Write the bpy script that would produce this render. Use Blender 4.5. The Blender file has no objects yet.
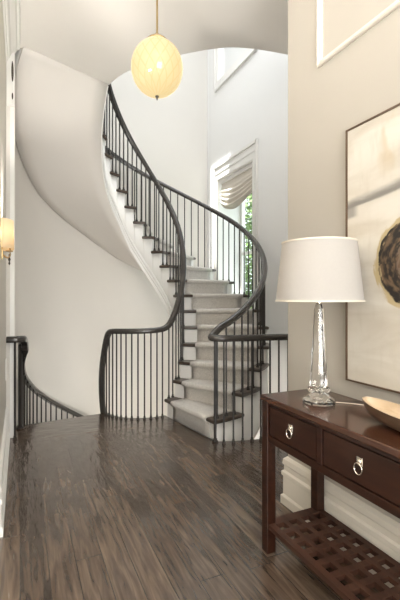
import bpy, bmesh, math, random
from math import sin, cos, pi, radians as R
from mathutils import Vector
random.seed(7)
sc = bpy.context.scene
COL = sc.collection

# ------------------------------------------------------------------ materials
def nodes_of(name):
    m = bpy.data.materials.new(name); m.use_nodes = True
    nt = m.node_tree
    return m, nt, nt.nodes['Principled BSDF']

def mat(name, col, rough=.5, metal=0., spec=.5, var=.04, scale=6., bump=0., bscale=40., coat=0.):
    """principled material with a slight procedural variation of colour and an optional noise bump"""
    m, nt, b = nodes_of(name)
    N, L = nt.nodes.new, nt.links.new
    tc = N('ShaderNodeTexCoord')
    no = N('ShaderNodeTexNoise'); no.inputs['Scale'].default_value = scale; no.inputs['Detail'].default_value = 3
    L(tc.outputs['Object'], no.inputs['Vector'])
    mx = N('ShaderNodeMix'); mx.data_type = 'RGBA'
    mx.inputs[6].default_value = (*[c*(1-var) for c in col], 1); mx.inputs[7].default_value = (*[min(1, c*(1+var)) for c in col], 1)
    L(no.outputs['Fac'], mx.inputs[0]); L(mx.outputs[2], b.inputs['Base Color'])
    b.inputs['Roughness'].default_value = rough; b.inputs['Metallic'].default_value = metal
    b.inputs['Specular IOR Level'].default_value = spec
    b.inputs['Coat Weight'].default_value = coat; b.inputs['Coat Roughness'].default_value = .15
    if bump:
        n2 = N('ShaderNodeTexNoise'); n2.inputs['Scale'].default_value = bscale; n2.inputs['Detail'].default_value = 4
        L(tc.outputs['Object'], n2.inputs['Vector'])
        bp = N('ShaderNodeBump'); bp.inputs['Strength'].default_value = bump; bp.inputs['Distance'].default_value = .005
        L(n2.outputs['Fac'], bp.inputs['Height']); L(bp.outputs['Normal'], b.inputs['Normal'])
    return m

M = {}
M['greige'] = mat('greige_wall_paint', (.435, .405, .355), .7, var=.015)
M['cream']  = mat('warm_white_wall_paint', (.66, .63, .57), .7, var=.012)
M['white']  = mat('white_rotunda_paint', (.87, .87, .86), .65, var=.01)
M['hallwhite'] = mat('soft_white_stair_hall_paint', (.73, .705, .66), .7, var=.01)
M['ceil']   = mat('ceiling_paint', (.84, .81, .765), .8, var=.01)
M['soffit'] = mat('soffit_plaster', (.74, .705, .66), .75, var=.012)
M['trim']   = mat('white_trim_paint', (.84, .83, .80), .4, var=.01)
M['trimwarm'] = mat('ivory_trim_paint', (.68, .635, .56), .45, var=.01)
M['iron']   = mat('dark_bronze_iron', (.030, .026, .023), .36, metal=.2, var=.15, scale=30)
M['rail']   = mat('dark_stained_handrail', (.045, .040, .036), .25, var=.2, scale=12, coat=.3)
M['tread']  = mat('dark_stained_tread', (.07, .05, .037), .35, var=.2, scale=14)
M['brass']  = mat('aged_brass', (.50, .38, .20), .3, metal=1, var=.08)
M['nickel'] = mat('polished_nickel', (.78, .72, .63), .2, metal=1, var=.05)
M['wire']   = mat('cream_wire', (.72, .66, .56), .5)
M['bronze'] = mat('dark_fitting_bronze', (.06, .05, .04), .4, metal=.4)
M['bark']   = mat('bark', (.16, .11, .07), .9, bump=.5)
M['leaf']   = mat('leaf_green', (.11, .20, .035), .6, var=.35, scale=9)
M['lawn']   = mat('lawn', (.14, .22, .06), .9, var=.3)
M['shade_cloth'] = mat('roman_shade_cloth', (.72, .67, .60), .85, var=.06, scale=20, bump=.2, bscale=120)

def wood(name, c0, c1, axis=1, rough=.3, scale=1., coat=.08):
    m, nt, b = nodes_of(name); N, L = nt.nodes.new, nt.links.new
    tc = N('ShaderNodeTexCoord'); mp = N('ShaderNodeMapping')
    s = [14*scale, 14*scale, 14*scale]; s[axis] = 1.1*scale
    mp.inputs['Scale'].default_value = s
    L(tc.outputs['Object'], mp.inputs['Vector'])
    no = N('ShaderNodeTexNoise'); no.inputs['Scale'].default_value = 2.2; no.inputs['Detail'].default_value = 6; no.inputs['Distortion'].default_value = .6
    L(mp.outputs[0], no.inputs['Vector'])
    cr = N('ShaderNodeValToRGB'); e = cr.color_ramp.elements
    e[0].position = .3; e[0].color = (*c0, 1); e[1].position = .72; e[1].color = (*c1, 1)
    L(no.outputs['Fac'], cr.inputs[0]); L(cr.outputs[0], b.inputs['Base Color'])
    b.inputs['Roughness'].default_value = rough
    b.inputs['Specular IOR Level'].default_value = .3
    b.inputs['Coat Weight'].default_value = coat; b.inputs['Coat Roughness'].default_value = .12
    bp = N('ShaderNodeBump'); bp.inputs['Strength'].default_value = .02; bp.inputs['Distance'].default_value = .004
    L(no.outputs['Fac'], bp.inputs['Height']); L(bp.outputs['Normal'], b.inputs['Normal'])
    return m
M['mahogany'] = wood('mahogany_veneer', (.017, .006, .0035), (.042, .015, .008))
M['mahogany_top'] = wood('mahogany_top', (.045, .017, .009), (.085, .033, .018), rough=.2, coat=.35)  # lighter, redder than the veneer: warm reflection put into the top's colour
M['mahogany_shelf'] = wood('mahogany_shelf', (.038, .015, .009), (.075, .032, .019), rough=.5, coat=0.)
M['bowl_in'] = wood('pale_maple', (.48, .36, .23), (.62, .49, .35), rough=.4)
M['bowl_out'] = wood('dark_walnut', (.07, .04, .025), (.15, .09, .055), rough=.4)

def floor_mat():
    m, nt, b = nodes_of('hand_scraped_oak_floor'); N, L = nt.nodes.new, nt.links.new
    tc = N('ShaderNodeTexCoord')
    sx = N('ShaderNodeSeparateXYZ'); L(tc.outputs['Object'], sx.inputs[0])
    # boards run along the hall; nearer the stair a header field runs across
    def math_(op, a, bb=None):
        n = N('ShaderNodeMath'); n.operation = op
        for i, v in enumerate((a, bb)):
            if v is None: continue
            if isinstance(v, (int, float)): n.inputs[i].default_value = v
            else: L(v, n.inputs[i])
        return n.outputs[0]
    edge = math_('ADD', sx.outputs[1], math_('MULTIPLY', sx.outputs[0], .12))
    across = math_('GREATER_THAN', edge, 4.03)
    mx = N('ShaderNodeMix'); mx.data_type = 'FLOAT'
    L(across, mx.inputs[0]); L(sx.outputs[0], mx.inputs[2]); L(sx.outputs[1], mx.inputs[3])
    my = N('ShaderNodeMix'); my.data_type = 'FLOAT'
    L(across, my.inputs[0]); L(sx.outputs[1], my.inputs[2]); L(sx.outputs[0], my.inputs[3])
    u, v = mx.outputs[0], my.outputs[0]
    W = .127
    col = math_('FLOOR', math_('DIVIDE', u, W))
    wn = N('ShaderNodeTexWhiteNoise'); wn.noise_dimensions = '1D'; L(col, wn.inputs['W'])
    vs = math_('ADD', math_('DIVIDE', v, 1.35), math_('MULTIPLY', wn.outputs['Value'], 7.3))
    row = math_('FLOOR', vs)
    cb = N('ShaderNodeCombineXYZ'); L(col, cb.inputs[0]); L(row, cb.inputs[1])
    w2 = N('ShaderNodeTexWhiteNoise'); w2.noise_dimensions = '2D'; L(cb.outputs[0], w2.inputs['Vector'])
    # seams
    fu = math_('ABSOLUTE', math_('SUBTRACT', math_('FRACT', math_('DIVIDE', u, W)), .5))
    fv = math_('ABSOLUTE', math_('SUBTRACT', math_('FRACT', vs), .5))
    seam = math_('MAXIMUM', math_('GREATER_THAN', fu, .483), math_('GREATER_THAN', fv, .498))
    # grain
    gv = N('ShaderNodeCombineXYZ')
    L(math_('MULTIPLY', u, 26), gv.inputs[0]); L(math_('MULTIPLY', v, 2.2), gv.inputs[1]); L(math_('MULTIPLY', w2.outputs['Value'], 30), gv.inputs[2])
    gr = N('ShaderNodeTexNoise'); gr.inputs['Scale'].default_value = 1.6; gr.inputs['Detail'].default_value = 7; gr.inputs['Distortion'].default_value = .8
    L(gv.outputs[0], gr.inputs['Vector'])
    f = math_('ADD', math_('MULTIPLY', gr.outputs['Fac'], .75), math_('ADD', math_('MULTIPLY', w2.outputs['Value'], .17), .05))
    cr = N('ShaderNodeValToRGB'); e = cr.color_ramp.elements
    e[0].position = .32; e[0].color = (.034, .022, .015, 1); e[1].position = .78; e[1].color = (.20, .145, .104, 1)
    k = e.new(.52); k.color = (.092, .062, .043, 1)
    L(f, cr.inputs[0])
    # small dark knots and cracks
    cv = N('ShaderNodeCombineXYZ'); L(math_('MULTIPLY', u, 16), cv.inputs[0]); L(math_('MULTIPLY', v, 5), cv.inputs[1])
    kn = N('ShaderNodeTexNoise'); kn.inputs['Scale'].default_value = 1.3; kn.inputs['Detail'].default_value = 2; L(cv.outputs[0], kn.inputs['Vector'])
    knot = N('ShaderNodeMapRange'); knot.inputs[1].default_value = .70; knot.inputs[2].default_value = .76; L(kn.outputs['Fac'], knot.inputs[0])
    dark = math_('MAXIMUM', math_('MULTIPLY', seam, .75), math_('MULTIPLY', knot.outputs[0], .6))
    mc = N('ShaderNodeMix'); mc.data_type = 'RGBA'; mc.inputs[7].default_value = (.022, .014, .010, 1)
    L(dark, mc.inputs[0]); L(cr.outputs[0], mc.inputs[6]); L(mc.outputs[2], b.inputs['Base Color'])
    # hand-scraped waves
    sv = N('ShaderNodeCombineXYZ'); L(math_('MULTIPLY', u, 9), sv.inputs[0]); L(math_('MULTIPLY', v, 2.6), sv.inputs[1]); L(math_('MULTIPLY', w2.outputs['Value'], 9), sv.inputs[2])
    sn = N('ShaderNodeTexNoise'); sn.inputs['Scale'].default_value = 2.; sn.inputs['Detail'].default_value = 2.5; L(sv.outputs[0], sn.inputs['Vector'])
    h = math_('SUBTRACT', math_('ADD', sn.outputs['Fac'], math_('MULTIPLY', gr.outputs['Fac'], .25)), math_('MULTIPLY', seam, .35))
    bp = N('ShaderNodeBump'); bp.inputs['Strength'].default_value = .6; bp.inputs['Distance'].default_value = .008
    L(h, bp.inputs['Height']); L(bp.outputs['Normal'], b.inputs['Normal'])
    b.inputs['Roughness'].default_value = .3
    rr = N('ShaderNodeMapRange'); rr.inputs[3].default_value = .13; rr.inputs[4].default_value = .32; L(gr.outputs['Fac'], rr.inputs[0]); L(rr.outputs[0], b.inputs['Roughness'])
    b.inputs['Coat Weight'].default_value = .6; b.inputs['Coat Roughness'].default_value = .08
    L(bp.outputs['Normal'], b.inputs['Coat Normal'])
    return m
M['floor'] = floor_mat()

def carpet_mat():
    m, nt, b = nodes_of('heathered_grey_carpet'); N, L = nt.nodes.new, nt.links.new
    tc = N('ShaderNodeTexCoord')
    n1 = N('ShaderNodeTexNoise'); n1.inputs['Scale'].default_value = 110; n1.inputs['Detail'].default_value = 5; L(tc.outputs['Object'], n1.inputs['Vector'])
    n2 = N('ShaderNodeTexNoise'); n2.inputs['Scale'].default_value = 420; L(tc.outputs['Object'], n2.inputs['Vector'])
    cr = N('ShaderNodeValToRGB'); e = cr.color_ramp.elements
    e[0].position = .34; e[0].color = (.45, .425, .385, 1); e[1].position = .66; e[1].color = (.70, .665, .615, 1)
    L(n1.outputs['Fac'], cr.inputs[0]); L(cr.outputs[0], b.inputs['Base Color'])
    b.inputs['Roughness'].default_value = .95; b.inputs['Sheen Weight'].default_value = .3
    bp = N('ShaderNodeBump'); bp.inputs['Strength'].default_value = .6; bp.inputs['Distance'].default_value = .006
    L(n2.outputs['Fac'], bp.inputs['Height']); L(bp.outputs['Normal'], b.inputs['Normal'])
    return m
M['carpet'] = carpet_mat()

def glass(name, tint=(1, 1, 1), ior=1.5, rough=0.):
    m, nt, b = nodes_of(name)
    b.inputs['Base Color'].default_value = (*tint, 1); b.inputs['Roughness'].default_value = rough
    b.inputs['Transmission Weight'].default_value = 1; b.inputs['IOR'].default_value = ior
    return m
M['crystal'] = glass('clear_crystal', (1., .985, .96), 1.48)

def pane_mat():
    m = bpy.data.materials.new('window_glass'); m.use_nodes = True
    nt = m.node_tree; nt.nodes.clear(); N, L = nt.nodes.new, nt.links.new
    o = N('ShaderNodeOutputMaterial'); t = N('ShaderNodeBsdfTransparent'); t.inputs[0].default_value = (.95, .97, .97, 1)
    g = N('ShaderNodeBsdfGlossy'); g.inputs['Roughness'].default_value = .02
    mx = N('ShaderNodeMixShader'); mx.inputs[0].default_value = .06
    L(t.outputs[0], mx.inputs[1]); L(g.outputs[0], mx.inputs[2]); L(mx.outputs[0], o.inputs[0])
    return m
M['pane'] = pane_mat()

def lamp_cloth(name, col, trans, emit=0., ecol=(1, .85, .6)):
    """thin fabric or glass that lets its own bulb shine through"""
    m = bpy.data.materials.new(name); m.use_nodes = True
    nt = m.node_tree; nt.nodes.clear(); N, L = nt.nodes.new, nt.links.new
    o = N('ShaderNodeOutputMaterial')
    tc = N('ShaderNodeTexCoord'); wv = N('ShaderNodeTexNoise'); wv.inputs['Scale'].default_value = 90
    L(tc.outputs['Object'], wv.inputs['Vector'])
    mc = N('ShaderNodeMix'); mc.data_type = 'RGBA'
    mc.inputs[6].default_value = (*[c*.95 for c in col], 1); mc.inputs[7].default_value = (*col, 1); L(wv.outputs['Fac'], mc.inputs[0])
    d = N('ShaderNodeBsdfDiffuse'); L(mc.outputs[2], d.inputs[0])
    t = N('ShaderNodeBsdfTranslucent'); L(mc.outputs[2], t.inputs[0])
    mx = N('ShaderNodeMixShader'); mx.inputs[0].default_value = trans
    L(d.outputs[0], mx.inputs[1]); L(t.outputs[0], mx.inputs[2])
    out = mx.outputs[0]
    if emit:
        e = N('ShaderNodeEmission'); e.inputs[0].default_value = (*ecol, 1); e.inputs[1].default_value = emit
        ad = N('ShaderNodeAddShader'); L(out, ad.inputs[0]); L(e.outputs[0], ad.inputs[1]); out = ad.outputs[0]
    L(out, o.inputs[0])
    return m
M['lampshade'] = lamp_cloth('white_linen_shade', (.60, .575, .545), .35, .015, (1, .9, .78))
M['sconce_shade'] = lamp_cloth('ivory_silk_shade', (.85, .72, .52), .3, .22, (1, .74, .42))

M['blind'] = lamp_cloth('white_blind_cloth', (.86, .86, .85), .25)
def globe_mat():
    m = bpy.data.materials.new('etched_glowing_globe'); m.use_nodes = True
    nt = m.node_tree; nt.nodes.clear(); N, L = nt.nodes.new, nt.links.new
    o = N('ShaderNodeOutputMaterial'); tc = N('ShaderNodeTexCoord')
    # etched leaf veins: two families of curved meridian lines crossing
    sx = N('ShaderNodeSeparateXYZ'); L(tc.outputs['Object'], sx.inputs[0])
    def mm(op, a, b=None):
        n = N('ShaderNodeMath'); n.operation = op
        for i, v in enumerate((a, b)):
            if v is None: continue
            if isinstance(v, (int, float)): n.inputs[i].default_value = v
            else: L(v, n.inputs[i])
        return n.outputs[0]
    ang = mm('ARCTAN2', sx.outputs[1], sx.outputs[0])
    zz = mm('MULTIPLY', sx.outputs[2], 3.2)
    a1 = mm('ABSOLUTE', mm('SINE', mm('MULTIPLY', mm('ADD', ang, zz), 8.)))
    a2 = mm('ABSOLUTE', mm('SINE', mm('MULTIPLY', mm('SUBTRACT', ang, zz), 8.)))
    ln = mm('MINIMUM', a1, a2)
    mr = N('ShaderNodeMapRange'); mr.inputs[1].default_value = 0.; mr.inputs[2].default_value = .35; L(ln, mr.inputs[0])
    mc = N('ShaderNodeMix'); mc.data_type = 'RGBA'
    mc.inputs[6].default_value = (1., .68, .27, 1); mc.inputs[7].default_value = (1., .78, .38, 1); L(mr.outputs[0], mc.inputs[0])
    e = N('ShaderNodeEmission'); L(mc.outputs[2], e.inputs[0]); e.inputs[1].default_value = .62
    d = N('ShaderNodeBsdfPrincipled'); d.inputs['Base Color'].default_value = (.18, .15, .1, 1); d.inputs['Roughness'].default_value = .12
    ad = N('ShaderNodeAddShader'); L(e.outputs[0], ad.inputs[0]); L(d.outputs[0], ad.inputs[1]); L(ad.outputs[0], o.inputs[0])
    m['emit'] = 1
    return m, e
M['globe'], GLOBE_E = globe_mat()

# ------------------------------------------------------------------ mesh helpers
def wloc(o):
    v = Vector((0, 0, 0))
    while o is not None:
        v += o.location; o = o.parent
    return v

class MB:
    def __init__(s): s.bm = bmesh.new()
    def quadgrid(s, rows, close_u=False, close_v=False):
        """rows: list of equal-length lists of points -> quads between them"""
        vs = [[s.bm.verts.new(p) for p in r] for r in rows]
        nr, nc = len(vs), len(vs[0])
        for i in range(nr if close_v else nr-1):
            for j in range(nc if close_u else nc-1):
                a, b = vs[i], vs[(i+1) % nr]
                try: s.bm.faces.new((a[j], a[(j+1) % nc], b[(j+1) % nc], b[j]))
                except ValueError: pass
        return vs
    def face(s, pts):
        return s.bm.faces.new([s.bm.verts.new(p) for p in pts])
    def cap(s, vs):
        try: s.bm.faces.new(vs)
        except ValueError: pass
    def box(s, a, b):
        x0, y0, z0 = a; x1, y1, z1 = b
        v = [s.bm.verts.new(p) for p in ((x0,y0,z0),(x1,y0,z0),(x1,y1,z0),(x0,y1,z0),(x0,y0,z1),(x1,y0,z1),(x1,y1,z1),(x0,y1,z1))]
        for f in ((3,2,1,0),(4,5,6,7),(0,1,5,4),(1,2,6,5),(2,3,7,6),(3,0,4,7)): s.bm.faces.new([v[i] for i in f])
        return s
    def prism(s, pts, z0, z1):
        """polygon in plan extruded upward (pts xy)"""
        lo = [s.bm.verts.new((p[0], p[1], z0)) for p in pts]; hi = [s.bm.verts.new((p[0], p[1], z1)) for p in pts]
        n = len(pts)
        s.bm.faces.new(lo[::-1]); s.bm.faces.new(hi)
        for i in range(n): s.bm.faces.new((lo[i], lo[(i+1) % n], hi[(i+1) % n], hi[i]))
        return s
    def solid(s, lo, hi):
        """two matching 3-D polygons joined into a closed solid"""
        a = [s.bm.verts.new(p) for p in lo]; b = [s.bm.verts.new(p) for p in hi]; n = len(a)
        s.bm.faces.new(a[::-1]); s.bm.faces.new(b)
        for i in range(n): s.bm.faces.new((a[i], a[(i+1) % n], b[(i+1) % n], b[i]))
        return s
    def lathe(s, prof, c=(0, 0, 0), n=20, caps=True):
        rows = [[(c[0]+r*cos(2*pi*j/n), c[1]+r*sin(2*pi*j/n), c[2]+z) for j in range(n)] for r, z in prof]
        vs = s.quadgrid(rows, close_u=True)
        if caps: s.cap(vs[0][::-1]); s.cap(vs[-1])
        return s
    def sweep(s, path, prof, closed=False):
        """profile (side, up) swept along a path, up stays near world Z"""
        rows = []; n = len(path); P = [Vector(p) for p in path]
        for i in range(n):
            t = (P[(i+1) % n] - P[i-1]) if closed else (P[min(i+1, n-1)] - P[max(i-1, 0)])
            t.normalize()
            side = t.cross(Vector((0, 0, 1)))
            if side.length < 1e-4: side = Vector((1, 0, 0))
            side.normalize(); up = side.cross(t).normalized()
            rows.append([P[i] + side*a + up*b for a, b in prof])
        vs = s.quadgrid(rows, close_u=True, close_v=closed)
        if not closed: s.cap(vs[0]); s.cap(vs[-1][::-1])
        return s
    def tube(s, path, r, n=8):
        return s.sweep(path, [(r*cos(2*pi*k/n), r*sin(2*pi*k/n)) for k in range(n)])
    def build(s, name, m, parent=None, smooth=False, bevel=0., seg=2, kind=None, angle=35):
        bm = s.bm
        bmesh.ops.remove_doubles(bm, verts=bm.verts, dist=1e-5)
        bmesh.ops.recalc_face_normals(bm, faces=bm.faces)
        xs = [v.co for v in bm.verts]
        lo = Vector([min(v[i] for v in xs) for i in range(3)]); hi = Vector([max(v[i] for v in xs) for i in range(3)])
        c = Vector(((lo.x+hi.x)/2, (lo.y+hi.y)/2, lo.z))
        if kind == 'structure': c = Vector((0, 0, 0))
        for v in bm.verts: v.co -= c
        me = bpy.data.meshes.new(name); bm.to_mesh(me); bm.free()
        me.materials.append(m)
        if smooth:
            me.polygons.foreach_set('use_smooth', [True]*len(me.polygons))
            me.set_sharp_from_angle(angle=R(angle))
        o = bpy.data.objects.new(name, me); COL.objects.link(o)
        o.location = c - wloc(parent)
        if parent is not None: o.parent = parent
        if bevel:
            b = o.modifiers.new('bevel', 'BEVEL'); b.width = bevel; b.segments = seg; b.limit_method = 'ANGLE'
        if kind: o['kind'] = kind
        return o

def thing(name, label, cat, loc=(0, 0, 0), group=None):
    o = bpy.data.objects.new(name, None); COL.objects.link(o); o.location = loc; o.empty_display_size = .1
    o['label'] = label; o['category'] = cat
    if group: o['group'] = group
    return o
def tag(o, label, cat, group=None):
    o['label'] = label; o['category'] = cat
    if group: o['group'] = group
    return o
def struct(name, mb, m, **k): return mb.build(name, m, kind='structure', **k)

def catmull(pts, n=8):
    P = [Vector(p) for p in pts]; out = []
    for i in range(len(P)-1):
        p0, p1, p2, p3 = P[max(i-1, 0)], P[i], P[i+1], P[min(i+2, len(P)-1)]
        for k in range(n):
            t = k/n
            out.append(.5*((2*p1)+(p2-p0)*t+(2*p0-5*p1+4*p2-p3)*t*t+(3*p1-p0-3*p2+p3)*t**3))
    out.append(P[-1]); return out
def lerp(a, b, t): return a+(b-a)*t
def sstep(a, b, x):
    t = max(0, min(1, (x-a)/(b-a))); return t*t*(3-2*t)
def table(T, x):
    if x <= T[0][0]: return T[0][1]
    for (a, va), (b, vb) in zip(T, T[1:]):
        if x <= b: return lerp(va, vb, (x-a)/(b-a))
    (a, va), (b, vb) = T[-2:]
    return va+(vb-va)*(x-a)/(b-a)

# ------------------------------------------------------------------ camera
H = 1.32
cam = bpy.data.objects.new('camera', bpy.data.cameras.new('camera')); COL.objects.link(cam)
cam.location = (0, 0, H); cam.rotation_euler = (pi/2, 0, -R(24.2))
cam.data.lens = 24; cam.data.sensor_width = 36; cam.data.shift_y = -.005; cam.data.clip_start = .02
sc.camera = cam

# ------------------------------------------------------------------ plan of the place
CI = Vector((1.345, 4.66)); CO = Vector((1.44, 4.68))          # centres of the stair well and of the stair's outer line
XR, XL, XW = 1.56, -.12, 3.0                                  # hall right wall, hall left wall, window wall
CEIL, UP, TOP, LOW = 3.69, 4.05, 6.7, -2.9
RW = 1.52                                                     # curved wall
def rw(a): return RW+.055*max(0, min(1, (a-180)/19.5))
YB = 6.37                                                     # far corner
def pin(a, r): return CI + Vector((cos(R(a)), sin(R(a))))*r
def pout(a, r): return CO + Vector((cos(R(a)), sin(R(a))))*r

def ain(a):
    """the inner line runs a little ahead of the stair angle round the foot of the flight"""
    c = a if a > 170 else a+360
    if a > 170 and a < 280: return a+7*sstep(225, 280, c)
    if c >= 280: return a+7*(1-sstep(285, 400, c))
    return a

# floor with the stair openings cut out
inner_edge = [pin(ain(a), .44) for a in range(188, 281, 4)]
fl = [(-1.7, -3.6), (XR+.02, -3.6), (XR+.02, 2.1), (XW, 2.1), (XW, 2.98), (2.31, 3.11), (1.85, 3.2)]
fl += [pout(-83, 1.41)]
fl += [tuple(p) for p in inner_edge[::-1]]
fl += [tuple(pout(187, rw(187))), tuple(pout(194, rw(194))), tuple(pout(199.5, rw(199.5))), (XL, 4.16), (XL, 2.45), (-1.7, 2.45)]
struct('floor', MB().prism(fl, -.32, 0), M['floor'])
struct('floor_lower', MB().box((-.6, 2.4, LOW-.1), (3.4, 6.6, LOW)), M['tread'])

# ceiling of the hall with the curved opening of the rotunda
oc = catmull([tuple(CI+Vector((cos(R(199.5)), sin(R(199.5))))*.47), (1.01, 4.18), (1.25, 3.84), (1.58, 3.515), (1.90, 3.315), (2.42, 3.215), (XW, 3.2)], 8)
cl = [(-1.7, -3.6), (XW, -3.6), (XW, 3.2)] + [(p[0], p[1]) for p in oc[::-1][1:]] + [tuple(pout(199.5, rw(199.5))), (XL, 4.16), (XL, 2.45), (-1.7, 2.45)]
struct('ceiling', MB().prism(cl, CEIL, UP), M['ceil'])

# hall walls
struct('wall_right', MB().box((XR, -3.6, 0), (XR+.16, 2.1, CEIL)), M['greige'])
struct('wall_return', MB().box((XR+.16, 1.94, 0), (XW, 2.1, CEIL)), M['greige'])
struct('wall_left', MB().box((XL-.2, 2.45, 0), (XL, 4.16, CEIL)), M['cream'])
struct('wall_foyer', MB().box((-1.7, 2.30, 0), (XL-.2, 2.45, CEIL)), M['cream'])
struct('wall_foyer_side', MB().box((-1.85, -3.6, 0), (-1.7, 2.45, CEIL)), M['cream'])
# front wall behind the camera, with a wide glazed opening
mb = MB(); y0, y1 = -3.75, -3.6
mb.box((-1.85, y0, 0), (-1.2, y1, CEIL)); mb.box((1.2, y0, 0), (XR+.16, y1, CEIL)); mb.box((-1.2, y0, 3.2), (1.2, y1, CEIL)); mb.box((-1.2, y0, 0), (1.2, y1, .4))
struct('wall_front', mb, M['cream'])

# curved wall, far wall and window wall of the stair hall (two storeys and the one below)
arc = [tuple(pout(a, rw(a))) for a in range(90, 199, 3)] + [tuple(pout(199.5, rw(199.5)))]
back = [tuple(pout(a, rw(a)+.25)) for a in range(90, 199, 3)] + [tuple(pout(199.5, rw(199.5)+.25))]
struct('wall_curved', MB().prism(arc+back[::-1], LOW, TOP), M['hallwhite'], smooth=True)
p90 = pout(90, RW)
struct('wall_back', MB().prism([tuple(p90), (XW+.4, YB+.03), (XW+.4, YB+.3), (p90.x, p90.y+.25)], LOW, TOP), M['hallwhite'])
WY0, WY1 = 4.84, 5.91
mb = MB(); T = .5
for (ya, yb, za, zb) in ((1.94, WY0, LOW, TOP), (WY1, YB+.3, LOW, TOP), (WY0, WY1, LOW, .85), (WY0, WY1, 3.24, 4.89), (WY0, WY1, 6.35, TOP)):
    mb.box((XW, ya, za), (XW+T, yb, zb))
struct('wall_window', mb, M['white'])
# upper hall
struct('wall_upper_left', MB().box((XL-.4, .4, CEIL), (XL, 4.18, TOP)), M['white'])
struct('wall_upper_front', MB().box((XL, .3, UP), (XW, .4, TOP)), M['white'])
struct('wall_upper_right', MB().box((XW, .3, UP), (XW+T, 1.94, TOP)), M['white'])
# ceiling of the rotunda; its unseen opening is added to make the sun patch
SX0, SX1, SY0, SY1 = 1.56, 2.12, 5.45, 6.17
mb = MB()
X0, X1, Y0, Y1 = -1.0, XW+T, .3, YB+.3
mb.box((X0, Y0, TOP), (X1, SY0, TOP+.2)); mb.box((X0, SY1, TOP), (X1, Y1, TOP+.2)); mb.box((X0, SY0, TOP), (SX0, SY1, TOP+.2)); mb.box((SX1, SY0, TOP), (X1, SY1, TOP+.2))
struct('ceiling_upper', mb, M['white'])
# storey below: the wall under the landing edge
under = [(XW, 2.98), (2.31, 3.11), (1.85, 3.2), tuple(pout(-83, 1.41))] + [tuple(p) for p in inner_edge[::-1]] + [tuple(pout(187, RW))]
mb = MB(); mb.quadgrid([[(p[0], p[1]-.012, -.32) for p in under], [(p[0], p[1]-.012, LOW) for p in under]])
struct('wall_lower', mb, M['cream'])

# ------------------------------------------------------------------ mouldings
bb = [(0, 0), (.034, 0), (.034, .05), (.022, .062), (.022, .175), (.03, .183), (.03, .205), (.018, .215), (.018, .245), (.026, .255), (.022, .285), (.006, .30), (0, .30)]
def run_profile(mb, plan, prof, z0=0):
    """profile (out, up) mitred along a plan polyline; 'out' is to the right of travel"""
    P = [Vector(p) for p in plan]; rows = []
    for i, p in enumerate(P):
        d0 = (p-P[i-1]).normalized() if i else None
        d1 = (P[i+1]-p).normalized() if i < len(P)-1 else None
        n0 = Vector((d0.y, -d0.x)) if d0 else None; n1 = Vector((d1.y, -d1.x)) if d1 else None
        if n0 is None: n = n1
        elif n1 is None: n = n0
        else:
            n = (n0+n1).normalized(); n = n/max(.2, n.dot(n0))
        rows.append([(p.x+n.x*a, p.y+n.y*a, z0+b) for a, b in prof])
    vs = mb.quadgrid(rows, close_u=True); mb.cap(vs[0]); mb.cap(vs[-1][::-1])
mb = MB(); run_profile(mb, [(XW, 2.1), (XR, 2.1), (XR, -3.6)][::-1], [(-a, b) for a, b in bb])
struct('baseboard_right', mb, M['trimwarm'])
mb = MB(); run_profile(mb, [(XL, 2.45), (XL, 4.16)], bb)
struct('baseboard_left', mb, M['trim'])
crown = [(0, -.19), (.012, -.19), (.016, -.16), (.03, -.15), (.045, -.11), (.085, -.06), (.095, -.035), (.115, -.03), (.12, 0), (0, 0)]
mb = MB(); run_profile(mb, [(XL, 2.45), (XL, 4.16)], crown, CEIL)
struct('trim_1', mb, M['trim'])
# picture-frame mouldings on the right wall
def frame_mould(mb, y0, y1, z0, z1, x, w=.034, d=.02, sx=-1):
    def ring(o, dx): return [(x+sx*dx, y0+o, z0+o), (x+sx*dx, y1-o, z0+o), (x+sx*dx, y1-o, z1-o), (x+sx*dx, y0+o, z1-o)]
    rings = [ring(0, 0), ring(0, d*.6), ring(w*.2, d), ring(w*.4, d*.7), ring(w*.75, d*.8), ring(w, d*.3), ring(w, 0)]
    mb.quadgrid(rings, close_u=True)
mb = MB(); frame_mould(mb, .25, 1.81, 2.63, 3.45, XR); struct('trim_2', mb, M['trimwarm'])
# white casing where the left wall ends
struct('trim_3', MB().box((-.088, 4.135, 0), (-.050, 4.16, 3.10)).box((-.112, 4.145, 0), (-.098, 4.16, 3.10)), M['trim'], bevel=.004)
# tall white plate with dark fittings at the end of the left wall
t = thing('wall_plate', 'narrow white panel with dark oval fittings high at the end of the left wall', 'wall panel', (-.09, 4.118, 3.09))
MB().box((-.115, 4.118, 3.10), (-.054, 4.139, 3.66)).build('panel', M['trim'], t, bevel=.003)
for zc, rx, rz in ((3.42, .010, .095), (3.19, .007, .03)):
    mb = MB()
    a = [(-.066+rx*cos(k*pi/8), 4.118, zc+rz*sin(k*pi/8)) for k in range(16)]
    mb.solid(a, [(p[0], p[1]-.01, p[2]) for p in a]); mb.build('fitting', M['bronze'], t)
t = thing('vent_grille', 'small pale louvred grille low on the left wall beside the newel post', 'vent', (XL, 4.0, .58))
MB().box((XL, 3.93, .58), (XL+.008, 4.07, .76)).build('frame', M['trim'], t, bevel=.002)
for k in range(6):
    MB().box((XL+.008, 3.945, .60+k*.025), (XL+.014, 4.055, .612+k*.025)).build('slat', M['ceil'], t)

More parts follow.
